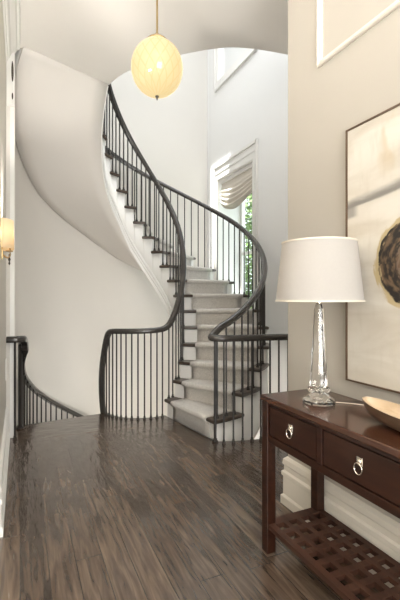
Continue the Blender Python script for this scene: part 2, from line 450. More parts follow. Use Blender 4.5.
# ------------------------------------------------------------------ windows
def window(name, z0, z1, sill, hd=.12):
    g = 'structure'
    e = bpy.data.objects.new(name, None); COL.objects.link(e); e.location = (XW+T-.08, (WY0+WY1)/2, z0); e['kind'] = 'structure'
    cw, x = .12, XW
    mb = MB()                                                    # casing: flat board, back band and head cap
    for (ya, yb, za, zb) in ((WY0-cw, WY0, z0-cw, z1+hd), (WY1, WY1+cw, z0-cw, z1+hd), (WY0, WY1, z1, z1+hd), (WY0, WY1, z0-cw, z0)):
        mb.box((x-.02, ya, za), (x, yb, zb))
    for (ya, yb, za, zb) in ((WY0-cw-.012, WY0-cw+.022, z0-cw, z1+hd+.012), (WY1+cw-.022, WY1+cw+.012, z0-cw, z1+hd+.012), (WY0-cw, WY1+cw, z1+hd-.03, z1+hd+.012), (WY0-cw, WY1+cw, z0-cw-.012, z0-cw+.022)):
        mb.box((x-.035, ya, za), (x, yb, zb))
    for (ya, yb, za, zb) in ((WY0-.03, WY0-.015, z0, z1), (WY1+.015, WY1+.03, z0, z1), (WY0-.03, WY1+.03, z1+.015, z1+.03), (WY0-cw, WY1+cw, z1+hd*.45, z1+hd*.45+.02)):
        mb.box((x-.027, ya, za), (x, yb, zb))
    mb.build('window_casing', M['trim'], e)
    if sill: MB().box((x-.06, WY0-.14, z0-.02), (x+.2, WY1+.14, z0+.015)).build('window_sill', M['trim'], e, bevel=.006)
    xa, xb = XW+T-.10, XW+T-.05; mb = MB(); f = .055; mid = (z0+z1)/2
    mb.box((xa, WY0, z0), (xb, WY0+f, z1)).box((xa, WY1-f, z0), (xb, WY1, z1)).box((xa, WY0+f, z1-f), (xb, WY1-f, z1)).box((xa, WY0+f, z0), (xb, WY1-f, z0+f+.03)).box((xa, WY0+f, mid-.025), (xb, WY1-f, mid+.025))
    yc = (WY0+WY1)/2; mb.box((xa+.005, yc-.011, z0+f), (xb-.005, yc+.011, z1-f))
    mb.build('window_frame', M['trim'], e, bevel=.004)
    for (za, zb) in ((z0+f+.03, mid-.025), (mid+.025, z1-f)):
        MB().box((xa+.022, WY0+f, za), (xa+.028, WY1-f, zb)).build('pane', M['pane'], e)
    return e
window('window_1', .85, 3.24, True, .25)
window('window_2', 4.89, 6.35, False)
e = bpy.data.objects.new('window_3', None); COL.objects.link(e); e.location = (0, -3.68, .4); e['kind'] = 'structure'
mb = MB()
for x in (-1.2, -.43, .37, 1.14): mb.box((x, -3.71, .4), (x+.06, -3.65, 3.2))
for z in (.4, 2.4, 3.14): mb.box((-1.2, -3.71, z), (1.2, -3.65, z+.06))
mb.build('window_frame', M['trim'], e)
MB().box((-1.19, -3.683, .41), (1.19, -3.677, 3.19)).build('pane', M['pane'], e)
e = bpy.data.objects.new('sun_opening', None); COL.objects.link(e); e.location = ((SX0+SX1)/2, (SY0+SY1)/2, TOP+.2); e['kind'] = 'structure'  # pane of the added opening that lets the sun through
MB().box((SX0, SY0, TOP+.12), (SX1, SY1, TOP+.126)).build('pane', M['pane'], e)

# roman shade with a relaxed swag
t = thing('roman_shade', 'beige relaxed roman shade with swagged hem in the stair window', 'window shade', (XW+.04, (WY0+WY1)/2, 2.7))
MB().box((XW+.02, WY0+.015, 3.18), (XW+.06, WY1-.015, 3.235)).build('headrail', M['trim'], t)
ny, nz = 28, 64; rows = []
def hem(s): return 2.85 - .17*(1-(2*s-1)**2)
for i in range(nz+1):
    w = i/nz; row = []
    for j in range(ny+1):
        s = j/ny; zb = hem(s); ztop = 3.19
        z = lerp(ztop, zb, w)
        body = sstep(.12, .4, w)
        fold = body*(.5+.5*sin(w*2*pi*6 + .6*sin(s*9)))*(.03+.03*w)*(.55+.45*sin(pi*s))
        belly = .07*sstep(.35, .85, w)*sin(pi*s)*(1-sstep(.9, 1., w)*.6)
        row.append((XW+.045-fold-belly*.9, lerp(WY0+.02, WY1-.02, s), z))
    rows.append(row)
mb = MB(); mb.quadgrid(rows)
o = mb.build('cloth', M['shade_cloth'], t, smooth=True, angle=80)
md = o.modifiers.new('thick', 'SOLIDIFY'); md.thickness = .004

# plain white roller blind drawn down over the upper window
t = thing('roller_blind', 'plain white blind drawn down over the upper window', 'window blind', (XW+.1, (WY0+WY1)/2, 4.89))
MB().box((XW+.09, WY0+.01, 4.915), (XW+.094, WY1-.01, 6.28)).build('cloth', M['blind'], t)
MB().box((XW+.085, WY0+.01, 4.893), (XW+.10, WY1-.01, 4.915)).build('hem_bar', M['trim'], t, bevel=.003)
mb = MB(); mb.tube([(XW+.11, WY0+.01, 6.30), (XW+.11, WY1-.01, 6.30)], .025, 10); mb.build('roller', M['trim'], t, smooth=True)

# trees seen through the stair window
def tree(x, y, h, rad, n, label):
    t = thing('garden_tree', label, 'tree', (x, y, -.5), )
    mb = MB(); mb.tube([(x, y, -.5), (x+.05, y+.03, h*.4), (x-.02, y, h*.8)], .09, 8); mb.build('trunk', M['bark'], t, smooth=True)
    mb = MB(); rnd = random.Random(int(x*10+y))
    for k in range(n):
        th, u = rnd.uniform(0, 2*pi), rnd.uniform(-1, 1); r = rad*rnd.uniform(.55, 1)
        c = Vector((x+r*cos(th)*math.sqrt(1-u*u), y+r*sin(th)*math.sqrt(1-u*u), h*.55+u*h*.48))
        a = Vector((rnd.uniform(-1, 1), rnd.uniform(-1, 1), rnd.uniform(-1, .4))).normalized(); b = a.orthogonal().normalized(); L = rnd.uniform(.10, .2)
        mb.face([c, c+a*L*.5+b*L*.28, c+a*L, c+a*L*.5-b*L*.28])
    o = mb.build('foliage', M['leaf'], t)
    return t
tree(5.6, 8.8, 4.6, 1.5, 11000, 'leafy green garden tree seen through the stair window below the shade')
tree(8.6, 13.5, 6.0, 2.4, 9000, 'taller garden tree behind the nearer one outside the stair window')
o = struct('ground', MB().box((3.4, 2, -1.0), (12, 16, -.5)), M['lawn'])

# ------------------------------------------------------------------ the rising flight
STEP, RISE, N = 14., .193, 20
A0 = -80.
def za(a): return (a-A0)/STEP*RISE                            # pitch line through the backs of the treads
def aout(a): return a-2.*(1-sstep(-80, 190, a))                                     # the outer line starts a little earlier
SOF = [(-82, -.44), (0, .69), (42, 1.26), (93, 1.93), (113, 2.25), (144, 2.66), (169, 3.10), (185, 3.40), (200, CEIL)]
def rout(a): return lerp(1.40, 1.50, sstep(66, 92, a))
def P(a, s, r_in=.50, r_out=None):
    """plan point at stair angle a: s=0 on the inner line, s=1 on the outer line"""
    i = pin(ain(a) if a < 170 else a, r_in); o = pout(aout(a), rout(a) if r_out is None else r_out)
    return i.lerp(o, s)
def tang(a): return Vector((-sin(R(a)), cos(R(a))))
def P3(a, s, z, d=0.): 
    p = P(a, s)+tang(a)*d
    return (p.x, p.y, z)

stair = thing('curved_staircase', 'curved white staircase with grey carpet runner sweeping up to the upper floor', 'staircase', (CO.x, CO.y, 0))
EO = .03/.92                                                  # tread ends stand a little proud of the stringers
for k in range(1, N+1):
    a = A0+(k-1)*STEP; z = k*RISE; b = a+STEP
    nose = [P3(a, s, 0, -.035) for s in (-EO, .25, .5, .75, 1+(EO if a < 60 else 0))]
    e1 = 1+(EO if a < 60 else 0)
    outer = [P3(lerp(a, b, q), e1, 0) for q in (.33, .66)]
    rear = [P3(b, s, 0, .012) for s in (e1, .5, -EO)]
    inner = [P3(lerp(a, b, q), -EO, 0) for q in (.66, .33)]
    pl = nose+outer+rear+inner
    mb = MB(); mb.solid([(p[0], p[1], z-.036) for p in pl], [(p[0], p[1], z) for p in pl])
    mb.build('tread', M['tread'], stair, bevel=.012, seg=3)
    lo = [P3(a, s, 0, d) for s, d in ((0.002, 0), (.998, 0), (.998, .016), (0.002, .016))]
    zb = z-RISE if k > 1 else 0.
    mb = MB(); mb.solid([(p[0], p[1], zb) for p in lo], [(p[0], p[1], z-.036) for p in lo])
    mb.build('riser', M['trim'], stair)
# stringers
def stringer(s, name):
    mb = MB()
    for k in range(1, N+1):
        a = A0+(k-1)*STEP; z = k*RISE-.034
        sub = 5; top = []; bot = []
        for q in range(sub+1):
            aa = lerp(a, a+STEP, q/sub); top.append(P3(aa, s, z)); bot.append(P3(aa, s, table(SOF, aa)))
        mb.quadgrid([bot, top])
    o = mb.build(name, M['trim'], stair, smooth=True)
    md = o.modifiers.new('thick', 'SOLIDIFY'); md.thickness = .02; md.offset = 0
    return o
stringer(0., 'inner_stringer'); stringer(1., 'outer_stringer')
# soffit
mb = MB(); rows = []
for q in range(0, 113):
    aa = lerp(A0, 201, q/112); z = table(SOF, aa)
    rows.append([P3(aa, lerp(-.012, 1.012, s/6), min(z, CEIL+.002)) for s in range(7)])
mb.quadgrid(rows); o = mb.build('soffit', M['soffit'], stair, smooth=True, angle=60)
md = o.modifiers.new('thick', 'SOLIDIFY'); md.thickness = .03; md.offset = 0
# raised mouldings along the inner stringer, parallel to the soffit
for off, w, hgt in ((.012, .018, .028), (.075, .012, .014), (.135, .016, .02)):
    path = []
    for q in range(0, 113):
        aa = lerp(A0, 199, q/112); p = pin(ain(aa) if aa < 170 else aa, .494); path.append((p.x, p.y, table(SOF, aa)+off))
    mb = MB(); mb.sweep(path, [(-w, -hgt/2), (w*.4, -hgt/2), (w, 0), (w*.4, hgt/2), (-w, hgt/2)]); mb.build('stringer_moulding', M['trim'], stair)
# moulding where the soffit meets the curved wall
path = [(*pout(a, 1.497), table(SOF, a+2)-.018) for a in range(88, 198, 2)]
mb = MB(); mb.sweep(path, [(-.014, -.012), (.014, -.012), (.014, .012), (-.014, .012)]); mb.build('soffit_moulding', M['soffit'], stair)
# carpet runner
mb = MB(); rows = []; SS = [lerp(.155, .90, i/8) for i in range(9)]
for k in range(1, N+1):
    a = A0+(k-1)*STEP; z = k*RISE; zl = z-RISE+(.012 if k > 1 else .002)
    for d, zz in ((-.012, zl), (-.012, z-.05), (-.030, z-.046), (-.047, z-.036), (-.053, z-.018), (-.049, z), (-.036, z+.011)):
        rows.append([P3(a, s, zz, d) for s in SS])
    for q in (.1, .3, .5, .7, .9):
        rows.append([P3(lerp(a, a+STEP, q), s, z+.012) for s in SS])
    rows.append([P3(a+STEP, s, z+.012, -.012) for s in SS])
mb.quadgrid(rows); o = mb.build('carpet_runner', M['carpet'], stair, smooth=True, angle=70)
md = o.modifiers.new('thick', 'SOLIDIFY'); md.thickness = .010; md.offset = -1

# ------------------------------------------------------------------ the descending flight
D0, DSTEP, DRISE = 187., 12.5, .2
dst = thing('descending_staircase', 'dark lower staircase curving down from the landing along the left wall', 'staircase', (CO.x, CO.y, LOW))
for k in range(1, 14):
    b = D0-(k-1)*DSTEP; a = b-DSTEP; z = -k*DRISE
    pl = [pin(a, .46), pout(a, 1.505), pout((a+b)/2, 1.505), pout(b, 1.505), pin(b, .46), pin((a+b)/2, .46)]
    mb = MB(); mb.solid([(p.x, p.y, z-.036) for p in pl], [(p.x, p.y, z) for p in pl]); mb.build('tread', M['tread'], dst)
    pl = [pin(b, .47), pout(b, 1.5), pout(b+.8, 1.5), pin(b+.8, .47)]
    mb = MB(); mb.solid([(p.x, p.y, z) for p in pl], [(p.x, p.y, z+DRISE-.037) for p in pl]); mb.build('riser', M['trim'], dst)

# ------------------------------------------------------------------ railings
RP = [(-.032, -.012), (-.026, -.026), (.026, -.026), (.032, -.012), (.034, .004), (.026, .022), (.012, .031), (-.012, .031), (-.026, .022), (-.034, .004)]
def baluster(x, y, z0, z1, parent, r=.0085, name='baluster'):
    mb = MB()
    mb.lathe([(r*2.0, 0), (r*2.1, .010), (r*1.7, .016), (r*1.25, .022), (r*1.5, .030), (r, .036), (r, z1-z0)], (x, y, z0), 8)
    return mb.build(name, M['iron'], parent, smooth=True)
RIN, ROUT = .485, 1.372
def ease_max(x, w): 
    """smooth max(0,x)"""
    return .5*(x+math.sqrt(x*x+w*w))
GZ = .945
def rail_in(a):
    """inner rail height: below 187 falls, 187..280 level landing, above rises (a counted 100..480)"""
    z = GZ + ease_max(a-281, 8)/STEP*RISE + .06*sstep(285, 380, a)
    z -= ease_max(201-a, 4)*.021
    return z
inner = thing('stair_railing', 'inner railing curving round the stair well, its handrail running level along the landing', 'railing', (CI.x, CI.y, 0))
path = [(*pin(ain(a) if a > 170 else a, RIN), rail_in(a)) for a in range(96, 556, 2)]
mb = MB(); mb.sweep(path, RP); mb.build('handrail', M['rail'], inner, smooth=True, angle=50)
# landing guard
n = 13
for i in range(n):
    a = lerp(190, 273, i/(n-1)); p = pin(ain(a), RIN); baluster(p.x, p.y, 0, rail_in(a)-.024, inner)
for k in range(1, N+1):
    for q in (.2, .7):
        a = A0+(k-1+q)*STEP; p = pin(ain(a) if a < 170 else a, RIN)
        baluster(p.x, p.y, k*RISE, rail_in(a+360)-.024, inner)
for k in range(1, 7):
    for q in (.25, .75):
        a = D0-(k-1+q)*DSTEP; p = pin(a, RIN); baluster(p.x, p.y, -k*DRISE, rail_in(a)-.024, inner)

outer = thing('stair_railing', 'outer railing right of the carpeted stair, turning level behind the table lamp', 'railing', (CO.x, CO.y, 0))
def rail_out(a): return GZ+.02 + ease_max(a-(A0-2)-1, 8)/STEP*RISE + .11*sstep(-60, 20, a) - .06*sstep(40, 110, a)
guard = [(2.97, 2.93, GZ), (2.31, 3.07, GZ), (1.95, 3.145, GZ), (1.76, 3.178, GZ), (1.66, 3.195, GZ), (1.605, 3.225, GZ+.003), (1.588, 3.265, GZ+.008), (1.607, 3.302, GZ+.018)]
g2 = [(*pout(a, ROUT), rail_out(a)) for a in (-79, -75, -70)]
path = [tuple(p) for p in catmull(guard+g2, 6)][:-1] + [(*pout(a, ROUT), rail_out(a)) for a in range(-70, 196, 2)]
mb = MB(); mb.sweep(path, RP); mb.build('handrail', M['rail'], outer, smooth=True, angle=50)
baluster(1.617, 3.262, 0, GZ-.02, outer, r=.014, name='newel')
gp = [Vector(p) for p in catmull([(1.66, 3.195, 0), (1.76, 3.178, 0), (1.95, 3.145, 0), (2.31, 3.07, 0), (2.97, 2.93, 0)], 40)]
acc = 0; nxt = .01
for i in range(1, len(gp)):
    acc += (gp[i]-gp[i-1]).length
    if acc >= nxt and gp[i].x < 2.9:
        baluster(gp[i].x, gp[i].y, 0, GZ-.024, outer); nxt += .088
for k in range(1, N+1):
    for q in (.12, .45, .78):
        a = A0-2+(k-1+q)*STEP; p = pout(a, ROUT)
        baluster(p.x, p.y, k*RISE, rail_out(a)-.024, outer)

low = thing('stair_railing', 'lower stair railing at far left, dropping from a newel post out of sight', 'railing', (.02, 4.42, 0))
RD = 1.425
def rail_dn(a): return GZ - .02 - ease_max(200-a, 4)/DSTEP*DRISE
path = [tuple(p) for p in catmull([(-.115, 4.085, GZ-.02), (-.04, 4.08, GZ-.02), (-.01, 4.09, GZ-.02), (.022, 4.13, GZ-.022), (.034, 4.24, GZ-.045), (*pout(192, RD), GZ-.16)], 6)][:-1]
path += [(*pout(a, RD), rail_dn(a)) for a in range(192, 60, -2)]
mb = MB(); mb.sweep(path, RP); mb.build('handrail', M['rail'], low, smooth=True, angle=50)
baluster(.0, 4.40, 0, GZ-.09, low, r=.02, name='newel')
mb = MB(); mb.tube([(.0, 4.40, GZ-.1), (.004, 4.36, GZ-.075), (.018, 4.27, GZ-.05), (.03, 4.2, GZ-.03)], .02, 8); mb.build('newel_neck', M['rail'], low, smooth=True)
baluster(-.045, 4.088, 0, GZ-.045, low, r=.0095)
for k in range(1, 10):
    for q in (.2, .53, .86):
        a = D0-(k-1+q)*DSTEP; p = pout(a, RD); baluster(p.x, p.y, -k*DRISE, rail_dn(a)-.024, low)

# ------------------------------------------------------------------ console table
tb = thing('console_table', 'dark mahogany console table with ring-pull drawers and a lattice shelf, against the right wall', 'table', (1.345, 1.09, 0))
TX0, TX1, TY0, TY1, TZ = 1.148, 1.533, .40, 1.785, .81
MB().box((TX0, TY0, TZ-.028), (TX1, TY1, TZ)).build('table_top', M['mahogany_top'], tb, bevel=.004)
LW = .052
for x in (TX0+.006, TX1-.006-LW):
    for y in (TY0+.006, TY1-.006-LW):
        MB().box((x, y, 0), (x+LW, y+LW, TZ-.028)).build('leg', M['mahogany'], tb, bevel=.003)
# carcass: rails around the drawers
fx = TX0+.012; zb, zt = .575, TZ-.028
mb = MB()
mb.box((fx, TY0+.058, zb), (fx+.02, TY1-.058, zb+.035)).box((fx, TY0+.058, zt-.018), (fx+.02, TY1-.058, zt))
div = [TY1-.058, 1.345, .90, TY0+.058]
for y in div[1:3]: mb.box((fx, y-.016, zb+.035), (fx+.02, y+.016, zt-.018))
mb.box((TX0+.058, TY1-.03, zb), (TX1-.058, TY1-.012, zt)); mb.box((TX0+.058, TY0+.012, zb), (TX1-.058, TY0+.03, zt))
mb.box((TX1-.035, TY0+.058, zb), (TX1-.02, TY1-.058, zt)); mb.box((fx+.02, TY0+.058, zb+.005), (TX1-.035, TY1-.058, zb+.015))
mb.build('carcass', M['mahogany'], tb, bevel=.002)
for i in range(3):
    ya = div[i+1]+(.016 if i < 2 else 0)+.006; yb = div[i]-(.016 if i else 0)-.006
    d = MB().box((fx+.003, ya, zb+.041), (fx+.2, yb, zt-.024)).build('drawer', M['mahogany'], tb, bevel=.0025)
    yc, zc = (ya+yb)/2, zb+.128
    mb = MB(); mb.box((fx-.001, yc-.015, zc-.016), (fx+.003, yc+.015, zc+.016)); mb.lathe([(.009, 0), (.011, .004), (.006, .008)], (0, 0, 0), 10)
    mb.bm.verts.ensure_lookup_table()
    for v in mb.bm.verts:                                       # the little boss turned to face the room
        if abs(v.co.y) < .1 and abs(v.co.x) < .1: v.co = Vector((fx-.001-v.co.z, yc+v.co.x, zc+v.co.y))
    mb.build('pull_plate', M['nickel'], d, bevel=.0012)
    mb = MB(); rr = .019; rc = zc-.026
    pth = [(fx-.008-.004*sin(2*pi*k/20+pi/2)*0, yc+rr*cos(2*pi*k/20), rc+rr*1.12*sin(2*pi*k/20)) for k in range(20)]
    rows = []
    for k in range(20):
        th = 2*pi*k/20; c = Vector(pth[k]); n_ = Vector((0, cos(th), sin(th)))
        rows.append([c+n_*.0028*cos(q*pi/3)+Vector((1, 0, 0))*.0028*sin(q*pi/3) for q in range(6)])
    mb.quadgrid(rows, close_u=True, close_v=True); mb.build('ring_pull', M['nickel'], d, smooth=True, angle=80)
# lattice shelf
SZ0, SZ1 = .128, .152
mb = MB(); xa, xb, ya, yb = TX0+.014, TX1-.014, TY0+.014, TY1-.014
nx = 4; pit = (xb-xa-.04)/nx; hole = pit*.66; ny_ = int((yb-ya-.09)/pit); pity = (yb-ya-.08)/ny_
xs = [xa]+[xa+.02+pit*(i+.5)+s*hole/2 for i in range(nx) for s in (-1, 1)]+[xb]
ys = [ya]+[ya+.04+pity*(i+.5)+s*hole/2 for i in range(ny_) for s in (-1, 1)]+[yb]
for i in range(len(xs)-1):
    for j in range(len(ys)-1):
        if i % 2 == 1 and j % 2 == 1:
            x0, x1, y0, y1 = xs[i], xs[i+1], ys[j], ys[j+1]
            mb.quadgrid([[(x0, y0, SZ0), (x1, y0, SZ0), (x1, y1, SZ0), (x0, y1, SZ0)], [(x0, y0, SZ1), (x1, y0, SZ1), (x1, y1, SZ1), (x0, y1, SZ1)]], close_u=True)
            continue
        # keep the legs' corners free of double geometry: the shelf is notched round them
        mb.face([(xs[i], ys[j], SZ1), (xs[i+1], ys[j], SZ1), (xs[i+1], ys[j+1], SZ1), (xs[i], ys[j+1], SZ1)])
        mb.face([(xs[i], ys[j], SZ0), (xs[i+1], ys[j], SZ0), (xs[i+1], ys[j+1], SZ0), (xs[i], ys[j+1], SZ0)])
mb.quadgrid([[(xa, ya, SZ0), (xb, ya, SZ0), (xb, yb, SZ0), (xa, yb, SZ0)], [(xa, ya, SZ1), (xb, ya, SZ1), (xb, yb, SZ1), (xa, yb, SZ1)]], close_u=True)
mb.build('lattice_shelf', M['mahogany_shelf'], tb)

# ------------------------------------------------------------------ table lamp
LX, LY = 1.318, 1.53
lp = thing('table_lamp', 'crystal column table lamp with white drum shade on the console table', 'lamp', (LX, LY, TZ))
def octa(r, z, rot=pi/8): return [(LX+r*cos(rot+k*pi/4), LY+r*sin(rot+k*pi/4), TZ+z) for k in range(8)]
mb = MB(); prof = [(.078, .0005), (.081, .008), (.079, .018), (.060, .028), (.050, .036), (.034, .044), (.024, .05)]
vs = mb.quadgrid([octa(r, z) for r, z in prof], close_u=True); mb.cap(vs[0][::-1]); mb.cap(vs[-1]); mb.build('base', M['crystal'], lp)
for k in range(4):                                               # four crystal beads round the foot of the column
    th = pi/4+k*pi/2+.3; mb = MB()
    mb.lathe([(.001, -.019), (.010, -.016), (.017, -.009), (.019, 0), (.017, .009), (.010, .016), (.001, .019)], (LX+.036*cos(th), LY+.036*sin(th), TZ+.064), 12); mb.build('crystal_ball', M['crystal'], lp, smooth=True, angle=60)
mb = MB()
def sq(r, z, ch=.72):
    pts = []
    for k in range(4):
        th = pi/4+k*pi/2+.35
        for s in (-1, 1): pts.append((LX+r*cos(th+s*.3), LY+r*sin(th+s*.3), TZ+z))
    return pts
vs = mb.quadgrid([sq(.022, .051), sq(.040, .085), sq(.041, .10), sq(.022, .45), sq(.014, .475)], close_u=True); mb.cap(vs[0][::-1]); mb.cap(vs[-1]); mb.build('column', M['crystal'], lp)
mb = MB(); mb.lathe([(.010, .476), (.013, .48), (.013, .495), (.006, .50), (.004, .56), (.004, .768), (.012, .772)], (LX, LY, TZ), 12); mb.build('stem', M['nickel'], lp, smooth=True)
S0, S1 = .492, .772
o = MB(); rb, rt = .205, .175
o.lathe([(rb, S0), (rb-.0005, S0+.006), (lerp(rb, rt, .5), (S0+S1)/2), (rt+.0005, S1-.006), (rt, S1)], (LX, LY, TZ), 56, caps=False)
o = o.build('lamp_shade', M['lampshade'], lp, smooth=True); md = o.modifiers.new('thick', 'SOLIDIFY'); md.thickness = .003
mb = MB()
for r, z in ((rb, S0), (rt, S1)):
    ring = [(LX+r*cos(2*pi*k/56), LY+r*sin(2*pi*k/56), TZ+z) for k in range(56)]
    mb.sweep(ring, [(-.003, -.004), (.003, -.004), (.003, .004), (-.003, .004)], closed=True)
mb.build('shade_trim', M['wire'], lp)
mb = MB()
for k in range(3):
    th = 2*pi*k/3+.4; mb.tube([(LX, LY, TZ+.768), (LX+rt*cos(th), LY+rt*sin(th), TZ+S1-.006)], .002, 6)
mb.build('spider', M['nickel'], lp)
mb = MB(); mb.lathe([(.004, .772), (.010, .777), (.011, .785), (.006, .793), (.002, .796)], (LX, LY, TZ), 10); mb.build('finial', M['nickel'], lp, smooth=True)
mb = MB(); mb.lathe([(.012, .53), (.016, .55), (.03, .60), (.032, .625), (.02, .65), (.004, .66)], (LX+.03, LY, TZ), 12); bl = mb.build('bulb', M['trim'], lp, smooth=True)
cord = catmull([(LX+.06, LY-.05, TZ+.006), (LX+.10, LY-.075, TZ+.004), (LX+.16, LY-.15, TZ+.004), (1.512, LY-.23, TZ+.004), (1.541, LY-.25, TZ-.003), (1.545, LY-.26, .6), (1.52, LY-.34, .42), (1.51, LY-.36, .30), (1.515, LY-.45, .10)], 8)
mb = MB(); mb.tube(cord, .0024, 6); mb.build('cord', M['wire'], lp, smooth=True)

# ------------------------------------------------------------------ wooden bowl
BX, BY, BL, BW, BH = 1.34, .99, .28, .085, .085
bw = thing('wooden_bowl', 'long boat-shaped wooden dish with pale inside at the right end of the table', 'bowl', (BX, BY, TZ))
def bowl_rows(dr, fl, rim):
    rows = []
    for i in range(13):
        w = i/12; row = []
        for k in range(40):
            th = 2*pi*k/40
            sc_ = .28+.72*math.sin(w*pi/2)**.9
            lift = .018*abs(sin(th))**2.2*w**2
            row.append((BX+(BW-dr)*sc_*cos(th), BY+(BL-dr)*sc_*sin(th), TZ+fl+(rim-fl)*w**1.9+lift))
        rows.append(row)
    return rows
mb = MB(); ro = bowl_rows(0, .001, BH-.018); vs = mb.quadgrid(ro, close_u=True); mb.cap(vs[0][::-1]); mb.build('outside', M['bowl_out'], bw, smooth=True, angle=60)
mb = MB(); ri = bowl_rows(.010, .012, BH-.017); ri.append([tuple(p) for p in ro[-1]]); vs = mb.quadgrid(ri, close_u=True); mb.cap(vs[0]); mb.build('inside', M['bowl_in'], bw, smooth=True, angle=60)

# ------------------------------------------------------------------ picture
PY0, PY1, PZ0, PZ1 = .62, 1.577, .891, 2.18
pc = thing('abstract_painting', 'large abstract painting with a dark brown ring and grey strokes in a thin dark frame', 'painting', (XR, (PY0+PY1)/2, PZ0))
def canvas_mat():
    m, nt, b = nodes_of('abstract_canvas'); N_, L = nt.nodes.new, nt.links.new
    def mm(op, a, bb=None, c=None):
        n = N_('ShaderNodeMath'); n.operation = op
        for i, v in enumerate((a, bb, c)):
            if v is None: continue
            if isinstance(v, (int, float)): n.inputs[i].default_value = v
            else: L(v, n.inputs[i])
        return n.outputs[0]
    def mix(f, a, c):
        n = N_('ShaderNodeMix'); n.data_type = 'RGBA'
        for i, v in ((0, f), (6, a), (7, c)):
            if isinstance(v, tuple): n.inputs[i].default_value = (*v, 1)
            elif isinstance(v, (int, float)): n.inputs[i].default_value = v
            else: L(v, n.inputs[i])
        return n.outputs[2]
    def ramp(v, a, c):
        n = N_('ShaderNodeMapRange'); n.interpolation_type = 'SMOOTHSTEP'; n.inputs[1].default_value = a; n.inputs[2].default_value = c; L(v, n.inputs[0]); return n.outputs[0]
    tc = N_('ShaderNodeTexCoord'); sx = N_('ShaderNodeSeparateXYZ'); L(tc.outputs['Object'], sx.inputs[0])
    u = mm('SUBTRACT', (PY1-PY0)/2, sx.outputs[1]); v = mm('ADD', sx.outputs[2], 0.)        # metres from the left edge, from the bottom
    def noise(su, sv, sc_, det=4, dist=0.):
        c = N_('ShaderNodeCombineXYZ'); L(mm('MULTIPLY', u, su), c.inputs[0]); L(mm('MULTIPLY', v, sv), c.inputs[1])
        n = N_('ShaderNodeTexNoise'); n.inputs['Scale'].default_value = sc_; n.inputs['Detail'].default_value = det; n.inputs['Distortion'].default_value = dist
        L(c.outputs[0], n.inputs['Vector']); return n.outputs['Fac']
    wash = noise(1, 3.2, 2.2, 5, .5); fine = noise(6, 1.2, 4, 5)
    base = mix(ramp(wash, .3, .7), (.52, .475, .40), (.66, .63, .565))
    base = mix(mm('MULTIPLY', ramp(fine, .5, .75), .3), base, (.47, .42, .34))
    # greyer band of strokes across the upper middle
    wob = mm('SUBTRACT', wash, .5)
    vb = mm('ADD', mm('ADD', v, mm('MULTIPLY', wob, .12)), mm('MULTIPLY', u, -.12))
    up = mm('MULTIPLY', ramp(vb, .855, .875), mm('SUBTRACT', 1., ramp(vb, .885, .93)))
    base = mix(mm('MULTIPLY', up, .9), base, (.17, .16, .15))
    b2 = mm('MULTIPLY', ramp(vb, .74, .78), mm('SUBTRACT', 1., ramp(vb, .84, .87)))
    base = mix(mm('MULTIPLY', b2, .55), base, (.66, .63, .57))
    blk = mm('MULTIPLY', mm('MULTIPLY', ramp(vb, .79, .81), mm('SUBTRACT', 1., ramp(vb, .87, .88))), mm('SUBTRACT', 1., ramp(u, .04, .09)))
    base = mix(mm('MULTIPLY', blk, .75), base, (.20, .19, .18))
    tan = mm('MULTIPLY', ramp(noise(2, 1, 3, 3), .55, .65), mm('MULTIPLY', ramp(u, .16, .26), ramp(v, .95, 1.1)))
    base = mix(mm('MULTIPLY', tan, .5), base, (.50, .38, .21))
    # the ring
    du = mm('SUBTRACT', u, .40); dv = mm('SUBTRACT', v, .575)
    rr = mm('SQRT', mm('ADD', mm('POWER', du, 2), mm('POWER', dv, 2)))
    th = mm('ARCTAN2', dv, du)
    c = N_('ShaderNodeCombineXYZ'); L(mm('MULTIPLY', rr, 26), c.inputs[0]); L(mm('MULTIPLY', th, 1.6), c.inputs[1])
    bn = N_('ShaderNodeTexNoise'); bn.inputs['Scale'].default_value = 1.6; bn.inputs['Detail'].default_value = 6; L(c.outputs[0], bn.inputs['Vector'])
    r2 = mm('ADD', rr, mm('MULTIPLY', mm('SUBTRACT', bn.outputs['Fac'], .5), .07))
    gold = mm('MULTIPLY', ramp(r2, .14, .16), mm('SUBTRACT', 1., ramp(r2, .212, .228)))
    base = mix(mm('MULTIPLY', gold, .8), base, (.42, .31, .13))
    ringm = mm('MULTIPLY', ramp(r2, .085, .10), mm('SUBTRACT', 1., ramp(r2, .192, .202)))
    dark = mix(ramp(bn.outputs['Fac'], .42, .66), (.010, .007, .005), (.14, .09, .05))
    base = mix(ringm, base, dark)
    core = mm('SUBTRACT', 1., ramp(r2, .085, .11))
    base = mix(core, base, mix(ramp(wash, .3, .7), (.10, .055, .03), (.19, .115, .065)))
    L(base, b.inputs['Base Color']); b.inputs['Roughness'].default_value = .6
    bp = N_('ShaderNodeBump'); bp.inputs['Strength'].default_value = .25; bp.inputs['Distance'].default_value = .004
    L(bn.outputs['Fac'], bp.inputs['Height']); L(bp.outputs['Normal'], b.inputs['Normal'])
    return m
FW = .008
MB().box((XR-.020, PY0+FW, PZ0+FW), (XR-.002, PY1-FW, PZ1-FW)).build('canvas', canvas_mat(), pc)
mb = MB()
for (ya, yb, za_, zb_) in ((PY0, PY0+FW, PZ0, PZ1), (PY1-FW, PY1, PZ0, PZ1), (PY0+FW, PY1-FW, PZ0, PZ0+FW), (PY0+FW, PY1-FW, PZ1-FW, PZ1)):
    mb.box((XR-.027, ya, za_), (XR-.001, yb, zb_))
mb.build('frame', mat('dark_bronze_frame', (.10, .06, .035), .35, var=.1), pc)

